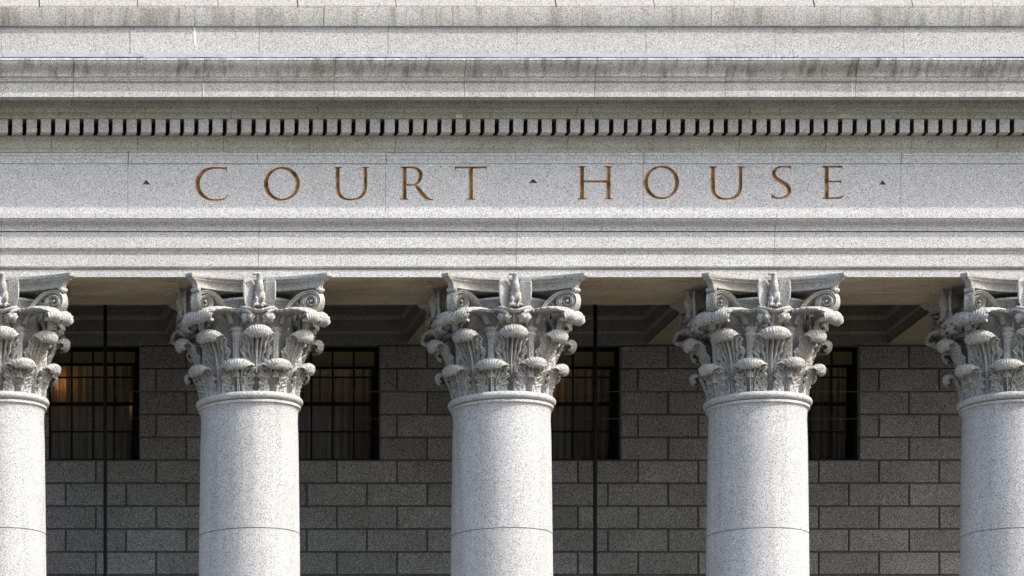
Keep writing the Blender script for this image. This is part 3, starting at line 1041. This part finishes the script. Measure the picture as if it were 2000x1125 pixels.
# right half of the front face; the left half is the mirror image
ME['cup_out_r'] = proto('scroll_leaf', cup_leaf(22.5, 39, 1.375, z + 1.235, z + 1.115, 0.11, 0.17, 1, 3), 75)
ME['cup_in_r'] = proto('scroll_leaf', cup_leaf(22.5, 9, 1.04, z + 1.215, z + 1.11, 0.09, 0.10, 1, 4), 75)
def mirrored(me):
    m2 = me.copy()
    for v in m2.vertices: v.co.x = -v.co.x
    m2.flip_normals()
    return m2
pv = pol(22.5, 0.93, 0); qv = pol(44.0, 1.51, 0)
Mx = plane_matrix(pv, qv)
Lq = (Vector((qv.x, qv.y)) - Vector((pv.x, pv.y))).length
ME['vol_r'] = proto('volute', spiral(Mx, 0.0, z + 1.06, Lq - 0.215, z + 1.368, 0.19, 2.3, 1, 0.16, 0.060), 40)
pv2 = pol(22.5, 0.88, 0); qv2 = pol(2.0, 0.93, 0)
Mx2 = plane_matrix(qv2, pv2)
L2 = (Vector((qv2.x, qv2.y)) - Vector((pv2.x, pv2.y))).length
ME['hel_r'] = proto('helix', spiral(Mx2, L2 - 0.02, z + 1.06, 0.12, z + 1.35, 0.115, 1.6, -1, 0.10, 0.05), 40)
for kx in ('cup_out', 'cup_in', 'vol', 'hel'):
    ME[kx + '_l'] = mirrored(ME[kx + '_r'])
# caulicole: fluted stalk with a banded cup
m = MB()
prof = [(0.062, z + 0.2), (0.062, z + 0.70), (0.068, z + 0.80), (0.085, z + 0.86), (0.105, z + 0.885), (0.105, z + 0.91), (0.088, z + 0.92), (0.095, z + 0.945), (0.118, z + 0.96), (0.118, z + 0.985), (0.10, z + 0.995), (0.09, z + 1.01)]
nn = 40; vs = []; fs = []
for (r_, zc) in prof:
    for k in range(nn):
        a = 2 * math.pi * k / nn
        rr = r_ * (1 + (0.10 * math.cos(8 * a) if zc < z + 0.83 else 0))
        vs.append((rr * math.sin(a), -0.80 - rr * math.cos(a), zc))
for i in range(len(prof) - 1):
    for k in range(nn):
        k2 = (k + 1) % nn
        fs.append((i * nn + k, i * nn + k2, (i + 1) * nn + k2, (i + 1) * nn + k))
fs.append(tuple((len(prof) - 1) * nn + k for k in range(nn)))
ME['caulicole'] = proto('caulicole', (vs, fs), 60)
# bell
m = MB(); m.lathe([(0.74, CB - 0.06), (0.745, z + 0.3), (0.75, z + 0.8), (0.755, z + 1.1), (0.765, z + 1.30), (0.79, z + 1.42), (0.83, z + 1.455), (0.83, z + 1.49), (0.74, z + 1.50)], 72)
ME['bell'] = proto('bell', m, 40)
# abacus: concave sides, cut horns
def abacus():
    m = MB(); H = 1.16; CUT = 0.075
    # (outward offset, z from top)
    top = S - 0.001
    prof = [(-0.19, -0.275), (-0.165, -0.275), (-0.165, -0.235), (-0.15, -0.20), (-0.12, -0.155), (-0.075, -0.125), (-0.055, -0.12), (-0.055, -0.105), (-0.035, -0.095), (-0.005, -0.06), (0.0, -0.03), (0.0, 0.0)]
    def outline(o_):
        pts = []
        h = H + o_ * 0.75; c = CUT * (1.0 + o_ * 1.2)
        n = 22
        for sd_ in range(4):
            a = R(90 * sd_)
            for i in range(n + 1):
                t = -1 + 2 * i / n
                x = (h - c) * t
                sag = 0.33 * (1 - (abs(t)) ** 2.0)
                y = -(h + c * 0.2) + sag - o_ * 0.25 * (1 - t * t)
                pts.append((x * math.cos(a) - y * math.sin(a), x * math.sin(a) + y * math.cos(a)))
        return pts
    rings = [[(x, y, top + dz * 0.74) for x, y in outline(o_)] for o_, dz in prof]
    n = len(rings[0])
    vs = [v for r_ in rings for v in r_]; fs = []
    for i in range(len(rings) - 1):
        for k in range(n):
            k2 = (k + 1) % n
            fs.append((i * n + k, i * n + k2, (i + 1) * n + k2, (i + 1) * n + k))
    fs.append(tuple(range(n))); fs.append(tuple((len(rings) - 1) * n + k for k in range(n)))
    m.add(vs, fs)
    return m
ME['abacus'] = proto('abacus', abacus(), 25)
# small horn scrolls under each abacus corner
def horn_scroll():
    m = MB()
    d = Vector((math.sin(R(45)), -math.cos(R(45)), 0)); s = Vector((math.cos(R(45)), math.sin(R(45)), 0))
    c = d * 1.41 + Vector((0, 0, S - 0.24))
    m.tube([c - s * 0.075, c + s * 0.075], 0.036, 14)
    m.tube([c - s * 0.088, c - s * 0.075], [0.02, 0.022], 10); m.tube([c + s * 0.075, c + s * 0.088], [0.022, 0.02], 10)
    return m
ME['horn_scroll'] = proto('horn_scroll', horn_scroll(), 40)
# rosettes between the inner scrolls
m = MB()
for dx in (-0.105, 0.0, 0.105):
    cc = Vector((dx, -0.93 + abs(dx) * 0.25, z + 1.03))
    m.tube([cc + Vector((0, 0.12, 0)), cc], [0.05, 0.05], 14)
    for k in range(6):
        a = math.pi / 3 * k
        m.ball(cc + Vector((0.03 * math.cos(a), -0.008, 0.03 * math.sin(a))), (0.018, 0.014, 0.018), 8, 6)
    m.ball(cc + Vector((0, -0.012, 0)), 0.013, 8, 6)
m.tube([(0, -0.93, z + 1.05), (0, -0.97, z + 1.12), (0, -1.0, z + 1.20)], [0.03, 0.028, 0.04], 12)
ME['rosettes'] = proto('rosette_stalk', m, 60)
# ledge the eagle stands on
m = MB(); n = 30; vs = []; fs = []
for i in range(n + 1):
    t = -1 + 2 * i / n
    x = 0.27 * t
    zc = z + 1.255 - 0.03 * math.cos(math.pi * t) - 0.02
    yc = -1.06 + 0.05 * t * t
    w = 0.085 * math.sqrt(max(1 - 0.75 * t ** 4, 0.05)); h = 0.036 + 0.006 * math.cos(math.pi * t * 9)
    for k in range(12):
        a = 2 * math.pi * k / 12
        vs.append((x, yc + w * math.cos(a), zc + h * math.sin(a)))
for i in range(n):
    for k in range(12):
        k2 = (k + 1) % 12
        fs.append((i * 12 + k, i * 12 + k2, i * 12 + 12 + k2, i * 12 + 12 + k))
fs += [tuple(range(12)), tuple(n * 12 + k for k in range(12))]
m.add(vs, fs)
for q in (-1, 1):
    m.tube([(q * 0.25, -1.02, z + 1.235), (q * 0.20, -1.06, z + 1.225), (q * 0.145, -1.08, z + 1.19), (q * 0.125, -1.08, z + 1.14), (q * 0.14, -1.075, z + 1.105)], [0.03, 0.036, 0.036, 0.04, 0.032], 12)
    m.ball((q * 0.14, -1.08, z + 1.115), 0.042, 12, 8)
ME['ledge'] = proto('eagle_perch', m, 60)

# eagle: joined solids remeshed into one carved body
def eagle():
    m = MB()
    bz = z + 1.27
    Y0 = -1.08
    m.ball((0.01, Y0, bz + 0.27), (0.068, 0.085, 0.19), 20, 14)                 # body
    m.ball((0.01, Y0 - 0.045, bz + 0.33), (0.060, 0.070, 0.12), 18, 12)        # breast
    m.tube([(0.01, Y0 - 0.02, bz + 0.38), (0.005, Y0 - 0.035, bz + 0.47), (-0.005, Y0 - 0.05, bz + 0.535)], [0.062, 0.046, 0.038], 16)
    m.ball((-0.015, Y0 - 0.06, bz + 0.552), (0.050, 0.046, 0.038), 16, 10)     # head, turned left
    m.tube([(-0.05, Y0 - 0.075, bz + 0.556), (-0.085, Y0 - 0.085, bz + 0.55), (-0.105, Y0 - 0.087, bz + 0.53), (-0.108, Y0 - 0.085, bz + 0.51)], [0.03, 0.024, 0.014, 0.006], 10)
    for s in (-1, 1):
        # thighs, shanks, talons
        m.tube([(0.01 + s * 0.048, Y0 - 0.01, bz + 0.24), (0.01 + s * 0.055, Y0 - 0.045, bz + 0.13), (0.01 + s * 0.055, Y0 - 0.04, bz + 0.045)], [0.046, 0.036, 0.022], 14)
        for t in (-1, 0, 1):
            m.tube([(0.01 + s * 0.055, Y0 - 0.04, bz + 0.045), (0.01 + s * 0.055 + t * 0.026, Y0 - 0.085, bz + 0.035), (0.01 + s * 0.055 + t * 0.034, Y0 - 0.11, bz + 0.0)], [0.02, 0.015, 0.007], 8)
    # tail
    m.tube([(0.01, Y0 + 0.04, bz + 0.15), (0.01, Y0 + 0.06, bz + 0.02)], [0.06, 0.075], 12)
    # half-open wings hanging at both sides
    for s in (-1, 1):
        out = [(0.06, 0.38), (0.075, 0.44), (0.11, 0.49), (0.165, 0.515), (0.215, 0.505), (0.25, 0.47), (0.265, 0.40), (0.268, 0.30), (0.26, 0.18), (0.245, 0.08), (0.21, 0.0), (0.16, -0.02), (0.11, 0.03), (0.075, 0.14), (0.058, 0.28)]
        n = len(out)
        def py(x, zc):   # the wing sweeps forward towards its edge
            return Y0 + 0.075 - 0.075 * ((x - 0.05) / 0.2) ** 1.5
        c = Vector((0.18, 0.26))
        rings = []
        for kk, off in ((1.0, 0.018), (0.55, 0.030), (0.55, -0.012), (1.0, -0.018)):
            rings.append([(0.01 + s * (c.x + (x - c.x) * kk), py(c.x + (x - c.x) * kk, zc) - off, bz + c.y + (zc - c.y) * kk) for x, zc in out])
        vs = [v for r_ in rings for v in r_]; fs = []
        for i in range(3):
            for k in range(n):
                k2 = (k + 1) % n
                fs.append((i * n + k, i * n + k2, (i + 1) * n + k2, (i + 1) * n + k))
        for k in range(n):
            fs.append((k, (k + 1) % n, 3 * n + (k + 1) % n, 3 * n + k))
        # two closed discs: front shell and back shell
        fs.append(tuple(range(n, 2 * n))); fs.append(tuple(range(2 * n, 3 * n)))
        m.add(vs, fs)
        # feather shafts
        for q in range(6):
            x0 = 0.11 + q * 0.026
            m.tube([(0.01 + s * x0, py(x0, 0) - 0.026, bz + 0.44), (0.01 + s * (x0 + 0.004), py(x0, 0) - 0.026, bz + 0.30), (0.01 + s * (x0 + 0.002), py(x0, 0) - 0.024, bz + 0.06 + abs(q - 2.5) * 0.015)], [0.008, 0.013, 0.006], 6)
    o = m.obj('eagle', M_cap)
    md = o.modifiers.new('remesh', 'REMESH'); md.mode = 'VOXEL'; md.voxel_size = 0.0065; md.use_smooth_shade = True
    bpy.context.view_layer.update()
    dg = bpy.context.evaluated_depsgraph_get()
    me = bpy.data.meshes.new_from_object(o.evaluated_get(dg))
    bpy.data.objects.remove(o)
    bm = bmesh.new(); bm.from_mesh(me)
    bmesh.ops.smooth_vert(bm, verts=bm.verts, factor=0.5, use_axis_x=True, use_axis_y=True, use_axis_z=True)
    bm.to_mesh(me); bm.free()
    me.name = 'eagle'
    for v in me.vertices: v.co.z = z + 1.25 + (v.co.z - (z + 1.25)) * 0.93
    if not me.materials: me.materials.append(M_cap)
    me.polygons.foreach_set('use_smooth', [True] * len(me.polygons))
    return me
ME['eagle'] = eagle()

# shaft (two drums with a fine joint) and astragal
zj = zz(1047, 0)
def shaft():
    m = MB()
    r0 = lambda zc: 0.782 + 0.052 * (1 - ((zc - FLOOR) / (NECK - FLOOR)) ** 2.2) ** 1.0 * 1.6
    pr = [(r0(FLOOR + 0.6) * 1.0, FLOOR)]
    zs_ = [FLOOR + 0.5 * i for i in range(1, 21)]
    for zc in zs_:
        pr.append((r0(zc), zc))
    pr += [(r0(zj - 0.012), zj - 0.008), (r0(zj) - 0.022, zj - 0.006), (r0(zj) - 0.022, zj + 0.006), (r0(zj), zj + 0.008)]
    zc = zj + 0.3
    while zc < NECK - 0.35:
        pr.append((r0(zc), zc)); zc += 0.3
    pr += [(0.780, NECK - 0.30), (0.783, NECK - 0.2), (0.792, NECK - 0.135), (0.80, NECK - 0.118), (0.826, NECK - 0.112), (0.826, NECK - 0.072), (0.79, NECK - 0.068), (0.79, NECK - 0.062)]
    pr += [(0.70, NECK - 0.062)]
    pr = [p for i, p in enumerate(pr)]
    pr.sort(key=lambda p: 0) if False else None
    m.lathe(pr, 112)
    return m
sh = shaft()
me_sh = proto('column', sh, 30); me_sh.materials.clear(); me_sh.materials.append(M_shaft)
m = MB()
m.lathe([(0.72, NECK - 0.060)] + [(0.80 + 0.066 * math.cos(R(a)), NECK + 0.060 * math.sin(R(a))) for a in range(-88, 91, 12)] + [(0.72, NECK + 0.062)], 112)
me_ast = proto('astragal', m, 40); me_ast.materials.clear(); me_ast.materials.append(M_shaft)

for cx in col_x:
    c = link('column', me_sh, court, (cx, 0, 0))
    link('astragal', me_ast, c)
    link('bell', ME['bell'], c)
    link('abacus', ME['abacus'], c)
    for k in range(8):
        link('acanthus_leaf', vary.choice(LOW), c, (0, 0, 0), R(22.5 + 45 * k + vary.uniform(-1.6, 1.6)))
        link('acanthus_leaf', vary.choice(UP), c, (0, 0, 0), R(45 * k + vary.uniform(-1.5, 1.5)))
        link('caulicole', ME['caulicole'], c, (0, 0, 0), R(22.5 + 45 * k))
    for k in range(4):
        for sfx in ('_r', '_l'):
            link('scroll_leaf', ME['cup_out' + sfx], c, (0, 0, vary.uniform(-.01, .01)), R(90 * k + vary.uniform(-.8, .8)))
            link('inner_scroll_leaf', ME['cup_in' + sfx], c, (0, 0, 0), R(90 * k))
            link('volute', ME['vol' + sfx], c, (0, 0, 0), R(90 * k))
            link('helix', ME['hel' + sfx], c, (0, 0, 0), R(90 * k))
        link('horn_scroll', ME['horn_scroll'], c, (0, 0, 0), R(90 * k))
        link('rosette_stalk', ME['rosettes'], c, (0, 0, 0), R(90 * k))
        link('eagle_perch', ME['ledge'], c, (0, 0, 0), R(90 * k))
        link('eagle', ME['eagle'], c, (0, 0, 0), R(90 * k + vary.uniform(-1.2, 1.2)))

# ------------------------------------------------------------------ loose things
def curtain(name, x0, x1, z0, z1, y, seed, swag):
    rnd = random.Random(seed)
    nx, nz = 120, 16
    ph = [rnd.uniform(0, 6.28) for _ in range(4)]
    vs = []; fs = []
    for j in range(nz + 1):
        v = j / nz
        for i in range(nx + 1):
            u = i / nx
            f = 0.050 * math.sin(2 * math.pi * 9 * u + ph[0] + 0.8 * math.sin(3 * u + ph[1])) + 0.024 * math.sin(2 * math.pi * 21 * u + ph[2]) + 0.01 * math.sin(2 * math.pi * 4 * u + ph[3] + v * 2)
            x = x0 + (x1 - x0) * u + swag * (1 - v) ** 1.6 * (0.3 - u) * (x1 - x0)
            vs.append((x, y + f, z0 + (z1 - z0) * v))
    for j in range(nz):
        for i in range(nx):
            a = j * (nx + 1) + i
            fs.append((a, a + 1, a + nx + 2, a + nx + 1))
    o = mesh_obj(name, vs, fs, M_curtain, None, 180)
    return o
places = ['in the leftmost window, glowing orange at its upper left', 'in the second window from the left, dull and unlit',
          'in the third window from the left, with orange glints at its left', 'in the rightmost window, dim and brownish']
bplaces = ['half drawn at the top of the leftmost window', 'half drawn at the top of the second window from the left', 'half drawn at the top of the third window from the left', 'half drawn at the top of the rightmost window']
for i, (x0, x1, a, b) in enumerate(wdat):
    o = curtain('curtain', x0 + 0.05, x1 - 0.05, a + 0.08, b - 0.15, Y_W + 0.62, 11 + i, 0.03 if i % 2 else 0.05)
    tag(o, 'pleated sheer curtain ' + places[i], 'curtain', 'curtains in the portico windows')
    m = MB(); yb = Y_W + 0.37
    zb = zz(blind_rows[i], yb)
    m.box(x0 + 0.03, x1 - 0.03, yb, yb + 0.006, zb, b - 0.01)
    bl = m.obj('roller_blind', M_blind)
    tag(bl, 'beige roller blind ' + bplaces[i], 'blind', 'roller blinds in the portico windows')
    m = MB(); m.box(x0 + 0.03, x1 - 0.03, yb - 0.008, yb + 0.014, zb - 0.045, zb - 0.001); m.obj('bottom_rail', M_frame, bl)
# warm lamps in two rooms; weak fill added in every room brightens the blinds
for (wx, dx, dz, dy, e, lc) in ((win_x[0], -0.55, -0.52, 0.80, 1.7, (1.0, 0.52, 0.17)), (win_x[2], -0.36, -0.50, 0.82, 1.2, (1.0, 0.52, 0.17)), (win_x[0], 0.76, -0.95, 0.72, 0.25, (1.0, 0.5, 0.16)),
                          (win_x[0], 0.1, -0.02, 1.3, 2.0, (1.0, 0.86, 0.6)), (win_x[1], 0.2, -0.02, 1.3, 2.6, (1.0, 0.86, 0.6)), (win_x[2], 0.1, -0.02, 1.3, 1.8, (1.0, 0.86, 0.6)), (win_x[3], 0.3, -0.02, 1.3, 1.8, (1.0, 0.8, 0.55))):  # fill lights added behind the blinds
    ld = bpy.data.lights.new('room_lamp_and_fill', 'POINT'); ld.energy = e; ld.color = lc; ld.shadow_soft_size = 0.06
    lo = bpy.data.objects.new('room_lamp_and_fill', ld); scene.collection.objects.link(lo)
    lo.location = (wx + dx, Y_W + dy, win_z1 + dz)

for i, (px, lab) in enumerate(((205.5, 'slim black rod hanging in front of the leftmost window'), (1162.5, 'slim black rod hanging in front of the third window from the left'))):
    Yr = 2.65
    x = xx(px, Yr)
    m = MB(); m.tube([(x, Yr, S + 0.88), (x, Yr, 7.0)], 0.031 if i == 0 else 0.034, 14)
    o = m.obj('hanging_rod', M_black, None, 40)
    tag(o, lab, 'rod', 'black rods hanging from the portico ceiling')
for (py, lab, rad) in ((764, 'thin pale wire stretched across the windows just above the column necks', 0.0045), (817, 'faint thin wire stretched across the windows just below the column necks', 0.003)):
    Yr = 3.0
    m = MB()
    pts = [(XL + (XR - XL) * k / 40, Yr, zz(py, Yr) + 0.012 * math.cos(2 * math.pi * (XL + (XR - XL) * k / 40) / SP)) for k in range(41)]
    m.tube(pts, rad, 6)
    o = m.obj('wire', M_wire)
    tag(o, lab, 'wire')
